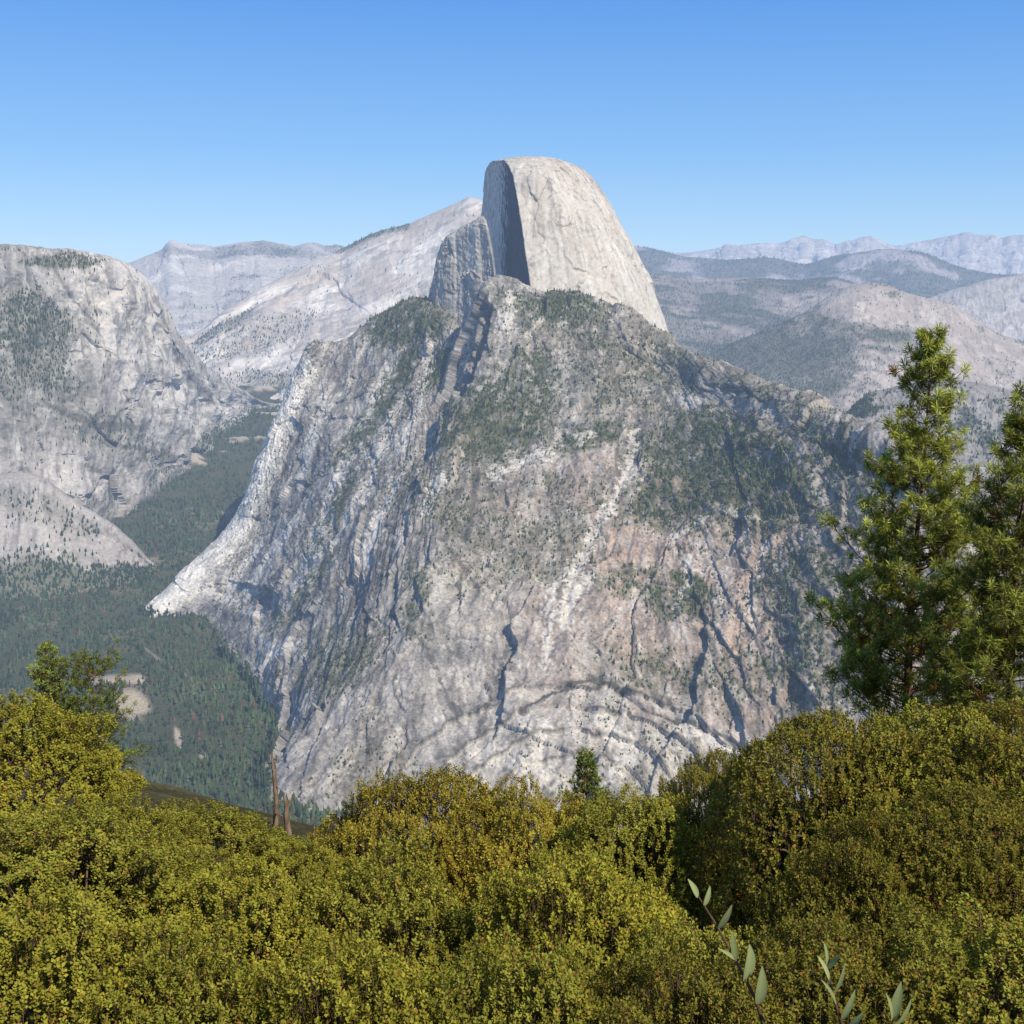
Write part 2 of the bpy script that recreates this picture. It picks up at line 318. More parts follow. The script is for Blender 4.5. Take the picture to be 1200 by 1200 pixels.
fc=np.array([.04,.047,.062])*(1+1.3*fs[...,None]); fc=mix(fc,(.55,.52,.48),np.clip(sstep(200,300,along+130*fs)*(.8+.8*fs),0,1))  # shade painted into the face colour: dark blue, with a paler, half-lit far strip
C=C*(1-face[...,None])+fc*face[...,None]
P*=1.05
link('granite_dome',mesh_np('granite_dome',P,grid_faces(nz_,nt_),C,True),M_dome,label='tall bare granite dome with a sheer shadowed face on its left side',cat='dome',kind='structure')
# ======== buttress left of dome face
top=[(501,352,4160),(508,325,4120),(512,302,4100),(519,284,4080),(527,275,4060),(536,270,4050),(546,264,4030),(556,259,4000),(564,254,3990),(570,262,3975),(576,292,3960),(583,345,3930)]
rows=[[(x+2,y+6,dd+140) for x,y,dd in top]]
for k in range(6):
    t=k/5; rows.append([(x+(x-545)*.08*t,y+(425-y)*t,dd-55*t) for x,y,dd in top])
s=sheet(rows,340,280); P0=s.P.copy(); q=fbm(UV(s,14,2),4,False,.5); q2=fbm(P0/40,4); q3=fbm(P0/12,2); _,_,wi,wt=worley(s.u*7+q2,s.v*4+q2)
s.P=P0+s.N*((6*q+5*q2+10*wt)*sstep(.1,.3,s.v)+2.5*q3)[...,None]
C=np.broadcast_to(np.array([.37,.34,.30]),P0.shape).copy(); C=mix(C,(.19,.185,.175),sstep(0,.35,q+.3*q2)*.6); C=mix(C,(.52,.48,.42),sstep(.05,.35,-q+.3*q2)*.6); s.C=C*(.85+.3*wi[...,None])
emit(s,'cliff','sheer grey rock buttress standing against the left edge of the dome face',M_mid,'cliff')
# ======== generic ridge
def ridge(x0,x1,sky,base,Dt,Db,nv,nu,amp,freq,nc=44,rows=6,pw=1.0,rough=.5,cells=(16,7),sl=0.5):
    xs=np.linspace(x0,x1,nc); ip=lambda L:np.interp(xs,[p[0] for p in L],[p[1] for p in L])
    sy,by,dt,db=ip(sky),ip(base),ip(Dt),ip(Db)
    R=[np.stack([xs,sy+20,dt*1.12],-1)]
    for k in range(rows):
        t=k/(rows-1); R.append(np.stack([xs,sy+(by-sy)*t,dt+(db-dt)*t**pw],-1))
    s=sheet(np.array(R),nv,nu); P0=s.P.copy(); s.P0=P0
    s.b=fbm(P0/freq,4,True,.45); s.m=fbm(P0/(freq*.3)+7,4); s.f=fbm(P0/(freq*.07)+3,3); s.l=fbm(P0/(freq*.9)+21,3)
    s.cu=s.u*cells[0]; s.cv=s.v*cells[1]
    _,_,s.ia,ta=worley(s.cu+.6*s.l+.3*s.m,s.cv+.5*s.l+.3*s.m); f1,f2,s.ib,tb=worley(s.cu*3.3+.7*s.m+.15*s.f,s.cv*2.4-s.cu+.6*s.m)
    su=s.cu+(s.ia-.5)*1.2*(s.cv-cells[1]/2)*.5+(s.ib-.5)*.6*s.cv*.4; zc=np.floor(s.ia*40)+s.ib*30
    s.jj=.6*noise(X3(su*6,s.cv*1.6,zc))+.4*noise(X3(su*14,s.cv*4,zc+5))
    s.st=fbm(X3(s.cu*3+.3*s.l,s.cv*1.2),5,False,.55); s.s2=fbm(X3(s.cu*9,s.cv*3,40),4,False,.6)
    ed=.3+.7*sstep(.16,.3,s.v)
    s.P=P0+s.N*(amp*(s.b*ed+.25*s.m*ed+rough*.12*s.f+sl*ed*(.2*s.ia+.6*ta+.08*s.ib+.2*tb+.45*s.st+.12*s.jj)))[...,None]; s.N2=normals(s.P)
    s.front=s.v>(1.0/rows+.005); return s
L1=ridge(-260,330,[(-260,310),(-100,286),(0,289),(30,291),(60,297),(90,299),(125,301),(150,312),(168,328),(185,350),(197,372),(215,405),(250,440),(300,468),(330,480)],
 [(-260,700),(0,680),(80,660),(150,622),(200,575),(240,545),(262,520),(285,500),(330,495)],
 [(-260,4400),(0,4600),(125,4900),(200,5400),(300,6600),(330,6700)],[(-260,4100),(0,4400),(80,4550),(150,4900),(200,5350),(240,5750),(262,6050),(300,6450),(330,6500)],640,680,46,360,rows=7,cells=(10,4),sl=.75)
s=L1; C=np.broadcast_to(np.array([.30,.275,.245]),s.P.shape).copy()
vs=fbm(np.stack([s.P0[...,0]/32,s.P0[...,1]/32,s.P0[...,2]/200],-1),4,False,.6)
C=mix(C,(.43,.39,.34),sstep(-.1,.4,s.l+.4*s.m)*.6); C=mix(C,(.67,.60,.51),ell(s,136,350,78,60,30,.4,.4*s.m)*.9); C=mix(C,(.62,.57,.51),ell(s,205,460,95,44,38,.6,.5*s.m)*.75); C=mix(C,(.52,.48,.44),ell(s,80,560,90,30,15,.6,.5*s.m)*.5)
C*=(.9+.14*s.ia+.06*s.ib)[...,None]
C=mix(C,(.16,.155,.145),sstep(.08,.38,vs+.3*s.m)*.5); C=mix(C,(.64,.60,.54),sstep(.05,.32,s.jj+.3*s.m)*.4); C=mix(C,DARK,sstep(.07,.34,-s.jj-.3*s.m)*.42); C=mix(C,DARK,sstep(.22,.4,s.f)*.25)
for pts,w in (([(60,310),(75,340),(110,390)],4),([(120,520),(180,530),(240,555)],4),([(95,545),(125,560),(128,590),(110,610)],3),([(180,350),(200,420),(240,470)],4),([(40,470),(110,500),(160,500)],4)):
    C=mix(C,DARK*.8,line(s,pts,w,6*s.f+6*s.m)*.65)
basev=sstep(.84,.97,s.v+.12*s.m)
vg=np.clip(np.maximum.reduce([ell(s,26,385,66,48,10,.4,s.m*.9)*.9,ell(s,70,308,50,7,0,.4,s.m*.5),ell(s,30,430,62,42,20,.4,s.m*.9)*.7,ell(s,110,500,110,20,30,.5,s.m*.9)*.4,ell(s,240,410,40,12,50,.4,s.m*.5)*.8,ell(s,60,640,120,20,10,.4,s.m*.5),ell(s,190,605,90,26,-40,.4,s.m*.4),ell(s,270,510,50,16,-20,.4,s.m*.4),basev]),0,1)
vg=np.clip(vg+sstep(.66,.86,s.N2[...,2]+.3*s.m)*.2,0,1)
C=mix(C,VEG,vg*.8*(.6+.4*sstep(-.2,.2,s.f))); C=mix(C,VEG,sstep(.28,.42,s.f)*.15); s.C=C
emit(s,'mountain','pale grey granite mountain wall with cliffs on the left side of the valley',M_mid)
L2=ridge(-200,185,[(-200,572),(-60,562),(0,558),(28,552),(60,568),(100,596),(135,618),(160,640),(185,668)],[(-200,730),(0,722),(60,712),(100,704),(150,694),(185,690)],[(-200,4350),(0,4330),(160,4360),(185,4330)],[(-200,3900),(0,3900),(150,4050),(185,4130)],260,400,13,150,rows=5,cells=(7,2),sl=.7)
s=L2; C=np.broadcast_to(np.array([.37,.335,.30]),s.P.shape).copy(); C=mix(C,PALE,sstep(0,.4,s.st)*.4); C=mix(C,DARK,sstep(.1,.35,s.s2+.3*s.l)*.5); C*=(.88+.24*s.ia)[...,None]
vg2=np.clip(sstep(.60,.78,s.v+.12*s.m+.16*sstep(120,175,s.px))+.3*ell(s,40,600,80,16,20,.4,s.m*.9),0,1); C=mix(C,VEG,vg2*.8); s.C=C; emit(s,'hill','rounded bare rock hump at the foot of the left valley wall',M_mid,'hill')
forest('forest','dark conifers scattered over the granite wall left of the valley',[scatter(L1,(vg**1.6+.012+.05*(L1.f>.2))*L1.front,12000,8,16,(0.046,0.064,0.03)),scatter(L2,(vg2+.012)*L2.front,3500,10,20)])
rows=[]
for (y,D) in ((440,7600),(480,6500),(505,6050),(560,5300),(610,4780),(655,4380),(725,3760),(800,3150),(880,2640),(960,2250),(1060,1900),(1180,1600)):
    rows.append([(x,y,D) for x in (-500,-200,0,150,300,450,650,900,1300,1800)])
s=sheet(rows,420,420); P0=s.P.copy(); m=fbm(P0/300,4); f=fbm(P0/60,3); far_=sstep(640,540,s.py); s.P=P0+np.stack([0*m,0*m,(28+32*far_)*m+7*f],-1)
C=np.broadcast_to(np.array([.075,.078,.042]),P0.shape).copy(); C=mix(C,(.2,.165,.10),sstep(.1,.45,m+.5*f)*.6); talus=sstep(.12,.3,m+.4*f)*far_; C=mix(C,(.42,.39,.35),talus*.7)
clr=np.maximum.reduce([talus*.7,line(s,[(112,796),(164,800)],7,2*f),ell(s,154,826,18,15,0,.4,f*.5),line(s,[(206,850),(212,878)],4,3*f),line(s,[(236,878),(240,892)],3,2*f),ell(s,130,672,60,7,-15,.4,f*.5)*.45,ell(s,100,690,50,5,-10,.4,f*.7)*.5,line(s,[(170,760),(240,810)],1.5,2*f)*.4])
C=mix(C,(.46,.38,.28),clr*.9); s.C=C
emit(s,'valley_floor','dark wooded valley floor winding between the granite walls',M_rock,'valley')
forest('forest','dense dark conifer forest filling the valley floor at left',[scatter(s,(s.px>-80)*(s.px<480)*(s.py>470)*(s.py<1040)*(1-np.clip(clr*1.3,0,1))**4*(.35+.65*sstep(-.3,.2,m+.5*f)),31000,12,27,(0.05,0.068,0.03),.035)])
CRs=ridge(205,700,[(205,400),(232,392),(262,365),(300,340),(345,318),(400,292),(440,273),(462,268),(480,264),(520,246),(552,231),(570,238),(620,250),(700,280)],
 [(205,480),(300,486),(330,480),(360,470),(700,470)],[(205,8200),(400,9200),(550,9000),(700,9000)],[(205,6900),(330,6900),(450,6700),(700,6800)],420,620,42,1000,rows=7,cells=(7,3),sl=.9,rough=.3)
s=CRs; C=np.broadcast_to(np.array([.52,.465,.405]),s.P.shape).copy()
k=fbm(np.stack([(s.px*.45+s.py*.89)/6+.4*s.m,(s.px*.89-s.py*.45)/35,0*s.px],-1),5,False,.6); k2=fbm(np.stack([(s.px*.45+s.py*.89)/22+.6*s.m,(s.px*.89-s.py*.45)/70,0*s.px+30],-1),4)
C=mix(C,(.78,.72,.64),sstep(-.05,.3,-k2)*.75); C=mix(C,(.27,.25,.225),sstep(.04,.30,k+.5*s.m)*.6); C=mix(C,(.44,.355,.285),sstep(.05,.35,k2)*.5)
vgc=np.maximum.reduce([line(s,[(395,292),(440,273),(475,266)],6,4*s.m)*.8,ell(s,300,400,70,20,-20,.5,s.m)*.25,ell(s,330,455,50,12,10,.5,s.m)*.5,ell(s,270,385,40,9,-30,.4,s.m)*.5])
C=mix(C,VEG,vgc*.8); s.C=C
emit(s,'mountain','long pale granite slope rising to a peak behind the dome on its left',M_far)
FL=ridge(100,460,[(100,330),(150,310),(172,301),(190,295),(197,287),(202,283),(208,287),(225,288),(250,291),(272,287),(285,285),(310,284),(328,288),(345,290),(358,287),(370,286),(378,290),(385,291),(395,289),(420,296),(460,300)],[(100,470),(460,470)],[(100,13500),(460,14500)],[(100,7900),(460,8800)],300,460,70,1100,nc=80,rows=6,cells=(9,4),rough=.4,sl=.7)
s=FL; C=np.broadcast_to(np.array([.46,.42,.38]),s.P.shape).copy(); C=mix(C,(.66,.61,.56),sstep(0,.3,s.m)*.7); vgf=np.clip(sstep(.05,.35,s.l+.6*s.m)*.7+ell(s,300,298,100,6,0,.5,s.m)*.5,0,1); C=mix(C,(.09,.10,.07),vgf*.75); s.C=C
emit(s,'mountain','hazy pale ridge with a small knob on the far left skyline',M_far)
forest('forest','sparse far conifers on the pale slopes behind the valley at left',[scatter(CRs,(vgc+.01+.06*(CRs.f>.25))*CRs.front,2000,12,20,(.04,.06,.035)),scatter(FL,(vgf+.01)*FL.front,4500,12,24,(.04,.06,.04))])
def rg(name,label,args,base,alt,veg_amt,vegfn=None,mat=M_far,cat='mountain',kw={}):
    s=ridge(*args,**kw); C=np.broadcast_to(np.array(base,float),s.P.shape).copy(); C=mix(C,alt,sstep(-.1,.3,s.m)*.7); C*=(.9+.2*s.ia)[...,None]; C=mix(C,np.array(base)*.55,sstep(.1,.35,s.jj+.3*s.m)*.5)
    vg=np.clip(sstep(.25-veg_amt,.55-veg_amt,.7*s.l+.5*s.m),0,1)
    if vegfn is not None: vg=np.clip(vegfn(s,vg),0,1)
    C=mix(C,(.08,.088,.05),vg*.82); s.C=C; s.vg=vg; emit(s,name,label,mat,cat); return s
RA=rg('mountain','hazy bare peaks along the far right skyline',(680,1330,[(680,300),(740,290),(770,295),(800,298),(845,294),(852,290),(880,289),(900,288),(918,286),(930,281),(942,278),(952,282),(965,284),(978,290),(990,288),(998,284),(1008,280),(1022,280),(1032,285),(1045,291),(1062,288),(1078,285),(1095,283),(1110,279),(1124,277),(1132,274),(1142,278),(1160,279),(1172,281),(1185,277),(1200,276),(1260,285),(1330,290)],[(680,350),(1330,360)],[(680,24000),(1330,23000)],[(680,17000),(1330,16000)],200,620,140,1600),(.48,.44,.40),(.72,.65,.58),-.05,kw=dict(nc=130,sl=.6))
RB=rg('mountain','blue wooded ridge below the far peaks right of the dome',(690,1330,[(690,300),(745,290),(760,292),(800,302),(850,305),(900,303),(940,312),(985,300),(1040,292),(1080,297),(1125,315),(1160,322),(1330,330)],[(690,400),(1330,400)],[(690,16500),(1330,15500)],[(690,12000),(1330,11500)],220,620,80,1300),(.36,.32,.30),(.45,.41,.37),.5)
RC=rg('hill','dark forested slope stretching away on the right of the dome',(700,1330,[(700,315),(760,322),(820,328),(880,326),(930,330),(975,325),(1010,335),(1060,345),(1130,360),(1330,380)],[(700,520),(1330,520)],[(700,11500),(1330,10800)],[(700,5100),(1330,5600)],420,620,36,900),(.34,.285,.245),(.46,.40,.345),.34,
  lambda s,v: v*.95+ell(s,850,405,190,70,10,.5,s.m)*.5-ell(s,800,368,50,4,12,.5,s.m)*.6-ell(s,870,395,60,4,20,.5,s.m)*.4,cat='hill')
RD=rg('hill','long low pinkish granite hill with scattered trees on the right',(840,1330,[(840,412),(870,398),(905,384),(940,368),(965,352),(985,340),(1003,333),(1020,331),(1040,334),(1060,343),(1090,350),(1115,356),(1140,372),(1170,392),(1200,402),(1330,420)],[(840,500),(1000,500),(1330,540)],[(840,7600),(1330,7400)],[(840,6200),(1330,6000)],360,520,16,350),(.37,.315,.27),(.50,.435,.375),.2,
  lambda s,v: v*.8+ell(s,900,415,110,44,10,.5,s.m)*.9+ell(s,1010,388,80,9,10,.5,s.m)*.5-ell(s,1150,400,40,20,20,.5,s.m)*.5,mat=M_far,cat='hill')
RE=rg('hill','smooth grey granite shoulder at the right edge above the pines',(1090,1360,[(1090,350),(1125,338),(1160,328),(1200,322),(1280,318),(1360,320)],[(1090,430),(1360,470)],[(1090,8600),(1360,8200)],[(1090,7600),(1360,7300)],220,300,25,600),(.42,.395,.37),(.52,.48,.45),.0,cat='hill')
RF=rg('hill','low grey wooded rock ridge directly behind the tall pine',(980,1400,[(980,500),(1020,462),(1060,452),(1110,447),(1150,452),(1200,462),(1400,480)],[(980,560),(1060,600),(1400,760)],[(980,4400),(1400,4200)],[(980,3800),(1400,3000)],320,420,28,260),(.28,.26,.235),(.44,.40,.36),.25,cat='hill',mat=M_mid)
forest('forest','dark far conifer woods covering the slopes right of the dome',[scatter(RC,(RC.vg**1.3+.03)*RC.front,24000,11,21,(.05,.068,.036)),scatter(RD,(RD.vg+.05)*RD.front,7500,8,15,(.048,.064,.034)),scatter(RF,(RF.vg+.1)*RF.front,5500,8,15,(.048,.064,.03)),scatter(RB,RB.vg*RB.front,8000,18,32,(.038,.056,.038))])
xs=np.linspace(-38000,38000,60); ys=np.linspace(1500,38000,60); X,Y=np.meshgrid(xs,ys); Z=-1150+60*fbm(np.stack([X,Y,0*X],-1)/4000,3)
link('ground',mesh_np('ground',np.stack([X,Y,Z],-1),grid_faces(60,60),np.broadcast_to(np.array([.08,.085,.06]),(3600,3)),True),M_far,label='dark wooded lowland beneath the mountains',cat='ground',kind='structure')
# ======== near slope
def gz(x,y):
    x=np.clip(np.asarray(x,float),-12,12); y=np.asarray(y,float)
    return np.interp(y,[-6,0,4,5.2,7.4,11,14,20,28,40,1100,1500],[-1.0,-1.7,-3.8,-4.2,-4.9,-5.9,-7.0,-9.5,-13,-22,-1010,-1180])+.3*np.maximum(0,np.abs(x)-1)*np.clip((40-y)/20,0,1)
ys=np.concatenate([np.linspace(-6,45,200),np.geomspace(46,1500,60)]); xs=np.concatenate([-np.geomspace(900,16,30),np.linspace(-15,15,160),np.geomspace(16,900,30)])
X,Y=np.meshgrid(xs,ys); Z=gz(X,Y); nn=fbm(np.stack([X,Y,0*X],-1)/1.3,4); Z=Z+.12*nn
C=np.broadcast_to(np.array([.075,.065,.035]),X.shape+(3,)).copy(); C=mix(C,(.12,.11,.06),sstep(0,.4,nn))
link('hillside',mesh_np('hillside',np.stack([X,Y,Z],-1),grid_faces(*X.shape),C,True),M_soil,label='brown soil slope falling away beneath the shrubs',cat='slope',kind='structure')
print('terrain',time.time()-T0)
# ======== tubes & leaves
def tubes(paths,sides=5):
    by={}
    for p,r in paths: by.setdefault(len(p),[]).append((p,r))
    V=[];Fc=[];o=0; k=np.arange(sides); an=2*math.pi*k/sides
    for n,L in by.items():
        P=np.array([p for p,_ in L],float); R=np.array([r for _,r in L],float); m=len(L)
        t=np.empty_like(P); t[:,1:-1]=P[:,2:]-P[:,:-2]; t[:,0]=P[:,1]-P[:,0]; t[:,-1]=P[:,-1]-P[:,-2]; t/=np.linalg.norm(t,axis=-1,keepdims=True)+1e-9
        ref=np.where((np.abs(t[:,:1,2:])>.7),np.array([.3,1,.1]),np.array([0,0,1.])); ref=np.broadcast_to(ref,t.shape)
        a=np.cross(t,ref); a/=np.linalg.norm(a,axis=-1,keepdims=True)+1e-9; b=np.cross(t,a)
        W=P[:,:,None]+R[:,:,None,None]*(a[:,:,None]*np.cos(an)[None,None,:,None]+b[:,:,None]*np.sin(an)[None,None,:,None])
        V.append(W.reshape(-1,3)); idx=np.arange(m*n*sides).reshape(m,n,sides)+o; nx=np.roll(idx,-1,axis=2)
        Fc.append(np.stack([idx[:,:-1],nx[:,:-1],nx[:,1:],idx[:,1:]],-1).reshape(-1,4)); o+=m*n*sides
    return np.concatenate(V),np.concatenate(Fc)
def nrm(a): return a/(np.linalg.norm(a,axis=-1,keepdims=True)+1e-9)
def leaf_geo(B,Dr,L,Wd,C,fold=.25,fixed=None):
    n=len(B); ref=rng.normal(size=(n,3)) if fixed is None else fixed
    sd=nrm(np.cross(Dr,ref)); nm=np.cross(sd,Dr); L=np.asarray(L)[:,None]; Wd=np.asarray(Wd)[:,None]
    a=B; tip=B+Dr*L; m=B+Dr*L*.58-nm*Wd*fold
    V=np.stack([a,m+sd*Wd*.5,tip,m-sd*Wd*.5],1).reshape(-1,3)
    i=np.arange(n)*4; Fc=np.concatenate([np.stack([i,i+1,i+2],-1),np.stack([i,i+2,i+3],-1)])
    return V,Fc,np.repeat(C,4,0)
def bush_proto(seed,base,ns=6000,nl=12,orange=.035):
    r=np.random.default_rng(seed); off=seed*13.7
    d=nrm(r.normal(size=(ns*2,3))); d=d[d[:,2]>-.1][:ns]; ns=len(d)
    tp=np.array([[0,0,1.]])
    fR=lambda q: .20*noise(q*1.7+off)+.30*np.abs(noise(q*2.8+off+9))+.07*noise(q*7+off)
    R=1+fR(d)-fR(tp)[0]; R=np.clip(R,.78,1.13)
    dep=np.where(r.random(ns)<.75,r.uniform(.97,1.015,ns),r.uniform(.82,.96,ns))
    pos=d*(R*dep)[:,None]; ax=nrm(d*.8+np.array([0,0,.45])+r.normal(0,.22,(ns,3)))
    sl=r.uniform(.035,.07,ns); wild=r.random(ns)<.025; sl[wild]*=2.0
    k=np.arange(nl); t=(k/(nl-1))[None,:]
    B=pos[:,None]+ax[:,None]*(sl[:,None]*(t-.6))[...,None]
    a1=nrm(np.cross(ax,r.normal(size=(ns,3)))); a2=np.cross(ax,a1); ph=(k*2.4)[None]+r.uniform(0,6,ns)[:,None]
    rd=a1[:,None]*np.cos(ph)[...,None]+a2[:,None]*np.sin(ph)[...,None]
    Dr=nrm(ax[:,None]*.5+rd*(1.25-.5*t)[...,None]+r.normal(0,.15,(ns,nl,3))).reshape(-1,3)
    B=B.reshape(-1,3); n=len(B); L=r.uniform(.017,.028,n); W=L*r.uniform(.55,.72,n)
    patch=np.repeat(noise(d*3+off+5),nl); cs=np.array(base)[None]*(1+.22*patch[:,None])
    cs=cs*np.repeat(r.uniform(.8,1.2,ns),nl)[:,None]*r.uniform(.8,1.2,(n,1))
    cs[:,0]*=r.uniform(.9,1.1,n); inner=np.repeat(dep<.95,nl); cs[inner]*=.55  # inner leaves darkened in colour for the shade inside the bush
    og=r.random(n)<orange*(1+1.5*np.clip(patch,0,1)); cs[og]=np.array([.36,.18,.045])*r.uniform(.6,1.2,(og.sum(),1))
    fx=nrm(np.repeat(d,nl,0)*.85+np.array([.1,-.2,.35])+r.normal(0,.45,(n,3)))
    V,Fc,C=leaf_geo(B,Dr,L,W,cs,.18,fx)
    fm=mesh_np('foliage',V,Fc,C)
    paths=[]
    for i in range(0,ns,4): paths.append(([pos[i]-ax[i]*sl[i]*2.2,pos[i]+ax[i]*sl[i]*.35],[.004,.0015]))
    for i in range(34):
        q=d[r.integers(ns)]; e=q*.85; m1=e*.5+np.array([0,0,.08])+r.normal(0,.06,3); paths.append(([np.array([q[0]*.1,q[1]*.1,-.25]),m1,e],[.022,.014,.005]))
    tv,tf=tubes(paths,3); bm_=mesh_np('branches',tv,tf,None,True)
    return fm,bm_
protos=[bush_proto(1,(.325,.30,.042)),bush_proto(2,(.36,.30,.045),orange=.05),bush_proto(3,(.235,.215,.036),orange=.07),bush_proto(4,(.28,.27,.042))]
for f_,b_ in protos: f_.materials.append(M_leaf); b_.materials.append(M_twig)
BL=[(-5,830,10.5,1.25,0,'tall yellow green shrub mound rising at the left edge below the small conifers'),
(120,985,9.2,.95,3,'low green shrub filling the gap right of the tall left shrub mound'),
(215,962,10,1.15,3,'rounded green shrub sloping down just left of the dead snag'),
(335,1005,9.4,.95,0,'low green shrub in the dip in front of the dead snag'),
(490,914,12,1.25,1,'golden olive dome shaped shrub topping the middle of the slope'),
(618,930,11.6,1.05,1,'olive gold shrub just left of the little green conifer tip'),
(742,940,10.8,1.15,3,'green shrub just right of the little conifer tip'),
(845,900,11.6,.8,2,'dark olive shrub with ragged top left of the tall right shrub bank'),
(988,860,10.0,1.08,2,'tall olive shrub below and left of the tall pine'),
(1095,838,10,1.15,3,'tallest shrub of the right bank directly under the tall pine'),
(1215,852,9.5,1.25,2,'shrub at the right edge below the cut off pine'),
(50,955,7.8,1.15,3,'bright shrub mound in the second row at the left edge'),
(262,1035,7.3,1.0,0,'bright green shrub in the second row below the dead snag'),
(452,1020,7.5,1.05,3,'green shrub in the second row below the golden olive dome shaped shrub'),
(665,1012,7.2,1.05,0,'deep green shrub in the second row below the little conifer tip'),
(815,1100,6.2,.75,3,'shrub in the second row beside the dark hollow'),
(1040,985,7.3,.78,2,'shaded olive shrub in the second row right of the dark hollow'),
(1170,955,7.4,.95,2,'dark orange flecked shrub in the second row at the right edge'),
(20,1080,5.4,.95,0,'nearest yellow green shrub in the bottom left corner'),
(205,1130,5.2,.85,3,'near shrub second from the bottom left corner'),
(405,1118,5.3,.9,0,'near green shrub third from the bottom left corner'),
(600,1130,5.2,.85,3,'near green shrub at the middle of the bottom edge'),
(795,1170,5.0,.75,2,'near shrub behind the left grey green sprig'),
(995,1125,5.3,.8,2,'near dark shrub behind the middle grey green sprig'),
(1180,1095,5.3,.95,3,'near shrub in the bottom right corner')]
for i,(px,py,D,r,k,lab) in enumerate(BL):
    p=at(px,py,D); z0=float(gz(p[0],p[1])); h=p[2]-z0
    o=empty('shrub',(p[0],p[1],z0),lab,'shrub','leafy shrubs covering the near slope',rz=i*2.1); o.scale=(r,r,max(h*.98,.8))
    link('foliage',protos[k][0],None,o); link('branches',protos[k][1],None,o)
print('bushes',time.time()-T0)
# ======== conifers
def conifer(name,label,px,pytop,D,zx,prof,seed,whorl=.3,nb=5,tuft=.14,nn=26,col=(.10,.14,.03),nw=.006,droop=.0,spacing=.13,cat='pine tree',lean=0,upt=.7,jit=.05,radial=.75):
    r=np.random.default_rng(seed); top=at(px,pytop,D); zb=float(gz(top[0],top[1])); H=top[2]-zb+zx
    o=empty(name,(top[0]-lean,top[1],zb-zx),label,cat)
    def tr(h): return np.array([lean*h/H+.03*math.sin(h*1.3),.03*math.cos(h),h])
    hs=np.linspace(0,H-.05,16); tv,tf=tubes([([tr(h) for h in hs],[max(.010,.012*H*(1-h/H)) for h in hs])],8)
    link('trunk',mesh_np('trunk',tv,tf,None,True),M_bark,o)
    paths=[];TP=[];TD=[];SH=[]
    h=H-.12
    for q in range(4): TP.append(tr(H-.07*q));TD.append(nrm(np.array([r.normal(0,.2),r.normal(0,.2),1.])));SH.append(1.)
    while h>H*.15:
        L0=np.interp(H-h,[p[0] for p in prof],[p[1] for p in prof])
        a0=r.uniform(0,6.28); gap=r.uniform(.72,1.12)
        for b in range(nb):
            if r.random()<.05: continue
            L=L0*gap*r.uniform(.55,1.2); a=a0+b*6.283/nb+r.normal(0,.3); upb=(.7-.35*min(1,(H-h)/H*1.6))+r.normal(0,.15)-droop
            base=tr(max(0,h+r.normal(0,jit))); hd=np.array([math.cos(a),math.sin(a),0]); pts=[];n=6
            for j in range(n):
                t=j/(n-1); pts.append(base+hd*L*t+np.array([0,0,L*(upb*t*.6+.5*t*t-.1*t)])+r.normal(0,.02*L*t,3))
            paths.append((pts,[.004+.008*L*(1-j/(n-1)) for j in range(n)]))
            pts=np.array(pts); m=max(2,int(L/spacing))
            for q in range(m):
                t=.02+.98*(q+1)/m; x=t*(n-1); i0=min(int(x),n-2); pp=pts[i0]+(pts[i0+1]-pts[i0])*(x-i0); bd=nrm(pts[min(i0+1,n-1)]-pts[i0])
                for sgn in ((-1,1) if q<m-1 else (0,)):
                    sdv=np.array([-hd[1],hd[0],0])*sgn; bl=(.18+.42*(1-t))*L*.5*r.uniform(.5,1.2)+.06
                    e=pp+(bd*.6+sdv*.8+np.array([0,0,r.uniform(-.2,1.0)]))*bl if sgn else pp
                    dv=nrm(bd*.5+sdv*.4+np.array([0,0,upt])+r.normal(0,.25,3)) if sgn else nrm(bd+np.array([0,0,upt]))
                    if sgn: paths.append(([pp,e],[.006,.004]))
                    TP.append(e);TD.append(dv);SH.append(t)
        h-=whorl*r.uniform(.8,1.2)
    bv,bf=tubes(paths,4); link('branches',mesh_np('branches',bv,bf,None,True),M_bark,o)
    TP=np.array(TP);TD=np.array(TD);SH=np.array(SH); n=len(TP); tf_=tuft*r.uniform(.75,1.2,n); t=r.uniform(-.7,.15,(n,nn))
    B=TP[:,None]+TD[:,None]*(t*tf_[:,None])[...,None]; rd=nrm(r.normal(size=(n,nn,3))); Dr=nrm(TD[:,None]*radial+rd).reshape(-1,3); B=B.reshape(-1,3)
    L=np.repeat(tf_,nn)*r.uniform(.6,.9,len(B)); c=np.array(col)[None]*np.repeat(r.uniform(.6,1.35,n)*(.42+.65*SH),nn)[:,None]*r.uniform(.75,1.25,(len(B),1))  # crown shade put into colour: darker tufts near the trunk, darker tuft bases
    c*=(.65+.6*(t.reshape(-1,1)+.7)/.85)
    br=np.repeat(r.random(n)<.02,nn); c[br]=np.array([.25,.14,.04])
    V,Fc,C=leaf_geo(B,Dr,L,np.full(len(B),nw),c,0)
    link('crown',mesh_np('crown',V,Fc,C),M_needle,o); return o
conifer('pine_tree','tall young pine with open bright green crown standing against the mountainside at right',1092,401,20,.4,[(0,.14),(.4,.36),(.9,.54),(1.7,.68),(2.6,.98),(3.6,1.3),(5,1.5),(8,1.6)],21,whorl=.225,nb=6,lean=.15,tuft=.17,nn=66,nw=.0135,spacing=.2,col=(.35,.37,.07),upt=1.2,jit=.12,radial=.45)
conifer('pine_tree','pine cut off by the right edge of the picture with a darker crown',1203,486,17,.4,[(0,.12),(.5,.42),(1.2,.68),(2,.9),(3,1.18),(5,1.45),(8,1.55)],22,whorl=.2,nb=6,tuft=.16,nn=64,nw=.0125,spacing=.18,col=(.29,.31,.06),upt=1.2,jit=.12,radial=.45)
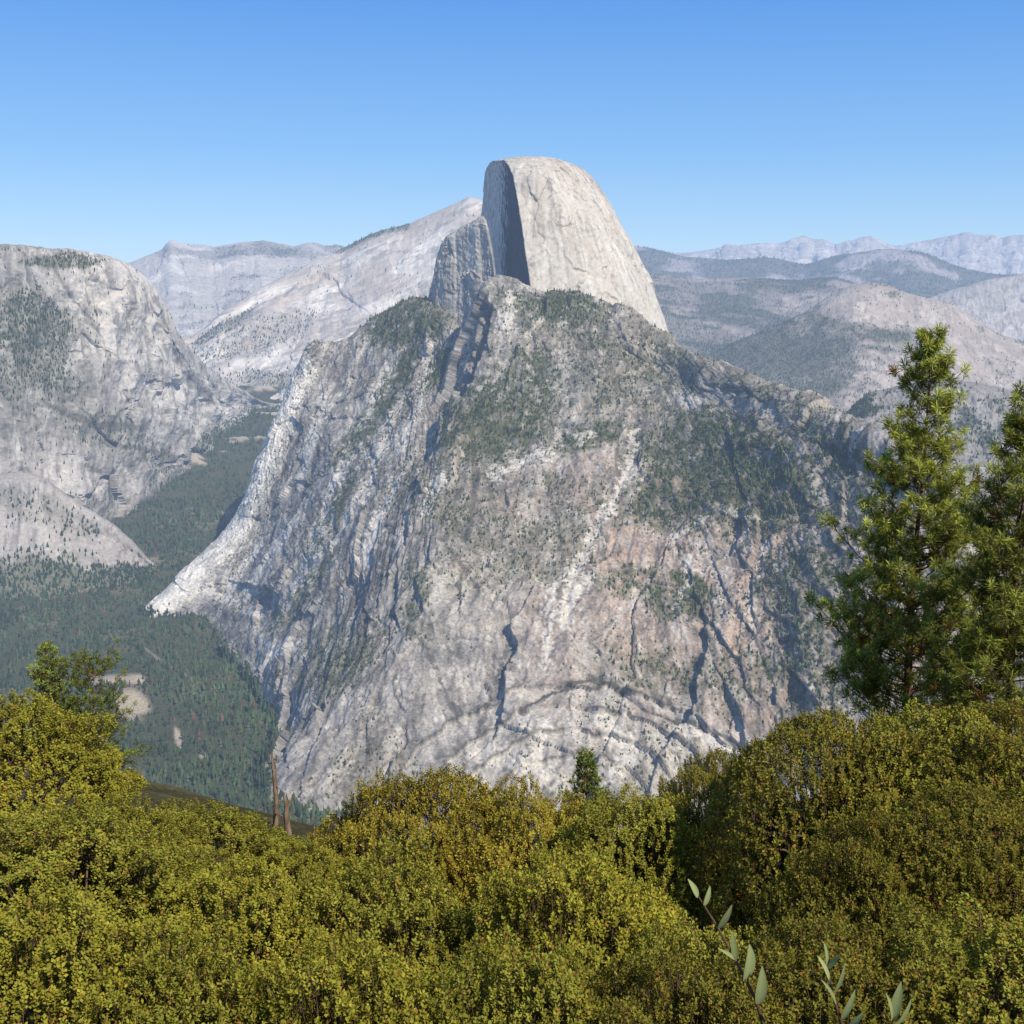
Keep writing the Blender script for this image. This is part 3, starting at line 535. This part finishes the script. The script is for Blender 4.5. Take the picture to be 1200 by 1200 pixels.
conifer('fir_tree','small pointed light green conifer peeping over the left shrub mound',56,755,27,.3,[(0,.08),(.5,.26),(1.2,.5),(3,.9),(6,1.1)],23,whorl=.15,nb=7,tuft=.09,nn=22,nw=.014,spacing=.09,col=(.32,.38,.08),cat='conifer')
conifer('pine_tree','squat round topped dark pine beside the small pointed conifer at left',106,774,27,.3,[(0,.3),(.25,.6),(.7,.8),(1.2,.85),(3,.9)],24,whorl=.22,nb=7,tuft=.13,nn=36,nw=.012,spacing=.2,col=(.20,.24,.05),droop=.3,radial=.5,jit=.08)
conifer('fir_tree','tiny green conifer tip poking above the middle shrubs',686,880,15,.3,[(0,.04),(.3,.14),(.8,.30),(2,.5),(6,.8)],25,whorl=.10,nb=8,tuft=.055,nn=20,nw=.010,spacing=.06,col=(.20,.27,.055),cat='conifer')
# ======== dead snag
p=at(320,880,18); zb=float(gz(p[0],p[1])); H=p[2]-zb
o=empty('dead_tree',(p[0],p[1],zb),'thin bare dead tree trunk standing in the dip between the shrubs','dead tree')
hh=np.linspace(0,H,24); tv,tf=tubes([([(.02*math.sin(z*3.7),0,z) for z in hh],list(np.interp(hh/H,[0,.6,.85,.95,1],[.045,.034,.024,.016,.004])))],8); link('trunk',mesh_np('trunk',tv,tf,None,True),M_dead,o)
for i in range(14):
    z=H-.12-i*.085; a=i*2.4; L=random.uniform(.1,.24); tv,tf=tubes([([(0,0,z),(math.cos(a)*L*.6,math.sin(a)*L*.6,z-.02),(math.cos(a)*L,math.sin(a)*L,z+random.uniform(-.05,.06))],[.012,.009,.004])],5); link('branch',mesh_np('branch',tv,tf,None,True),M_dead,o)
p=at(337,932,17); zb=float(gz(p[0],p[1])); H=p[2]-zb
o=empty('dead_tree',(p[0],p[1],zb),'short forked dead stump just right of the thin dead trunk','dead tree')
tv,tf=tubes([([(0,0,0),(-.03,0,H*.5),(-.02,0,H-.12),(-.05,0,H)],[.05,.04,.03,.012])],8); link('trunk',mesh_np('trunk',tv,tf,None,True),M_dead,o)
for pth in (([(-.02,0,H-.2),(.05,0,H-.1),(.08,0,H+.02)],[.022,.016,.008]),([(-.02,0,H-.35),(-.12,0,H-.3),(-.17,0,H-.22)],[.016,.010,.006]),([(-.02,0,H-.3),(.08,0,H-.28),(.13,0,H-.2)],[.012,.008,.004])):
    tv,tf=tubes([pth],6); link('branch',mesh_np('branch',tv,tf,None,True),M_dead,o)
# ======== sprigs
def leafmesh(a,b,w,up,curl=.15,c=(.16,.2,.12)):
    a=np.array(a);b=np.array(b); d=b-a; L=np.linalg.norm(d); d/=L; sd=nrm(np.cross(d,up)); nm=np.cross(sd,d); V=[];n=11
    for i in range(n):
        t=i/(n-1); wd=w*(max(0,math.sin(math.pi*min(1,t**.8)))**.8)*.5+.0006; ce=a+d*L*t+nm*L*curl*(t-t*t)*1.2
        V+= [ce+sd*wd+nm*wd*.35,ce,ce-sd*wd+nm*wd*.35]
    Fc=[]
    for i in range(n-1):
        for k in (0,1): Fc.append((i*3+k,i*3+k+1,i*3+k+4,i*3+k+3))
    C=np.tile(np.array(c),(len(V),1)); C[1::3]*=1.3
    return mesh_np('leaf',V,Fc,C,True)
def sprig(label,D,stem,leaves):
    pts=[at(x,y,D) for x,y in stem]; base=pts[0].copy(); zb=float(gz(base[0],base[1])); root=np.array([base[0]+.02,base[1],zb])
    o=empty('leafy_sprig',tuple(root),label,'plant')
    pp=[root-root]+[q-root for q in pts]
    tv,tf=tubes([(pp,list(np.linspace(.006,.002,len(pp))))],6); link('stem',mesh_np('stem',tv,tf,None,True),M_twig,o)
    for (x0,y0,x1,y1,w,dd) in leaves:
        a=at(x0,y0,D)-root; b=at(x1,y1,D-dd)-root
        link('leaf',leafmesh(a,b,w*.78,np.array([random.uniform(-.2,.8),-.8,.9]),.15,np.array((.32,.36,.15))*random.uniform(.75,1.15)),M_sage,o)
sprig('grey green twig with broad pale leaves rising at left of the three bottom sprigs',2.6,[(905,1230),(885,1170),(862,1125),(840,1085),(818,1050)],
 [(818,1052,806,1030,.018,.02),(825,1062,832,1038,.016,0),(842,1088,858,1060,.018,.02),(862,1128,858,1090,.018,.0),(872,1150,878,1106,.044,.02),(888,1178,893,1132,.034,.03),(862,1125,842,1112,.012,.02)])
sprig('upright grey green sprig with narrow leaves in the middle of the three bottom sprigs',2.5,[(1000,1240),(985,1195),(974,1160),(968,1130)],
 [(968,1132,965,1104,.016,.01),(970,1135,985,1118,.014,.03),(972,1150,958,1120,.016,.02),(976,1165,990,1128,.018,.02),(980,1180,962,1148,.016,.04),(986,1195,1002,1160,.018,.02),(992,1212,1012,1186,.018,.03)])
sprig('short grey green sprig with upturned leaves at right of the three bottom sprigs',2.5,[(1040,1250),(1042,1215),(1046,1195)],
 [(1046,1196,1056,1150,.028,.01),(1044,1200,1038,1164,.020,.03),(1046,1205,1068,1170,.022,.02)])
# ======== light & camera
sd=np.array([.45,-.57,.69]); sd/=np.linalg.norm(sd)
from mathutils import Vector
l=bpy.data.lights.new('Sun','SUN'); l.energy=5.0; l.angle=math.radians(.5); l.color=(1,.92,.78); lo=bpy.data.objects.new('Sun',l); COL.objects.link(lo)
lo.rotation_euler=Vector(-sd).to_track_quat('-Z','Y').to_euler()
w=bpy.data.worlds.new('World'); S.world=w; w.use_nodes=True; nt=w.node_tree; N=nt.nodes; bg=N['Background']; out=N['World Output']; sk=N.new('ShaderNodeTexSky'); sk.sky_type='NISHITA'; sk.sun_disc=False
sk.sun_elevation=math.asin(sd[2]); sk.sun_rotation=math.atan2(sd[0],sd[1]); sk.altitude=2000; sk.air_density=1.0; sk.dust_density=.4
nt.links.new(sk.outputs[0],bg.inputs[0]); bg.inputs[1].default_value=.12
tc=N.new('ShaderNodeTexCoord'); sp=N.new('ShaderNodeSeparateXYZ'); nt.links.new(tc.outputs['Generated'],sp.inputs[0]); rp=N.new('ShaderNodeValToRGB'); nt.links.new(sp.outputs['Z'],rp.inputs[0])
el=rp.color_ramp.elements; el[0].position=0; el[0].color=(.50,.69,.96,1); el[1].position=1; el[1].color=(.08,.17,.42,1)
for pos,cc in ((.05,(.42,.67,.98,1)),(.12,(.24,.53,.97,1)),(.23,(.10,.35,.90,1)),(.5,(.09,.24,.60,1))): e=el.new(pos); e.color=cc
b2=N.new('ShaderNodeBackground'); nt.links.new(rp.outputs[0],b2.inputs[0]); mx=N.new('ShaderNodeMixShader'); mx.inputs[0].default_value=.78
nt.links.new(bg.outputs[0],mx.inputs[1]); nt.links.new(b2.outputs[0],mx.inputs[2]); nt.links.new(mx.outputs[0],out.inputs[0])
cam=bpy.data.cameras.new('Camera'); cam.sensor_width=36; cam.lens=36*F/1200; cam.clip_start=.1; cam.clip_end=90000; co=bpy.data.objects.new('Camera',cam); COL.objects.link(co)
co.rotation_euler=(math.radians(90)-PITCH,0,0); S.camera=co
S.view_settings.view_transform='Standard'; S.view_settings.look='None'; S.view_settings.exposure=0
print('done',time.time()-T0)
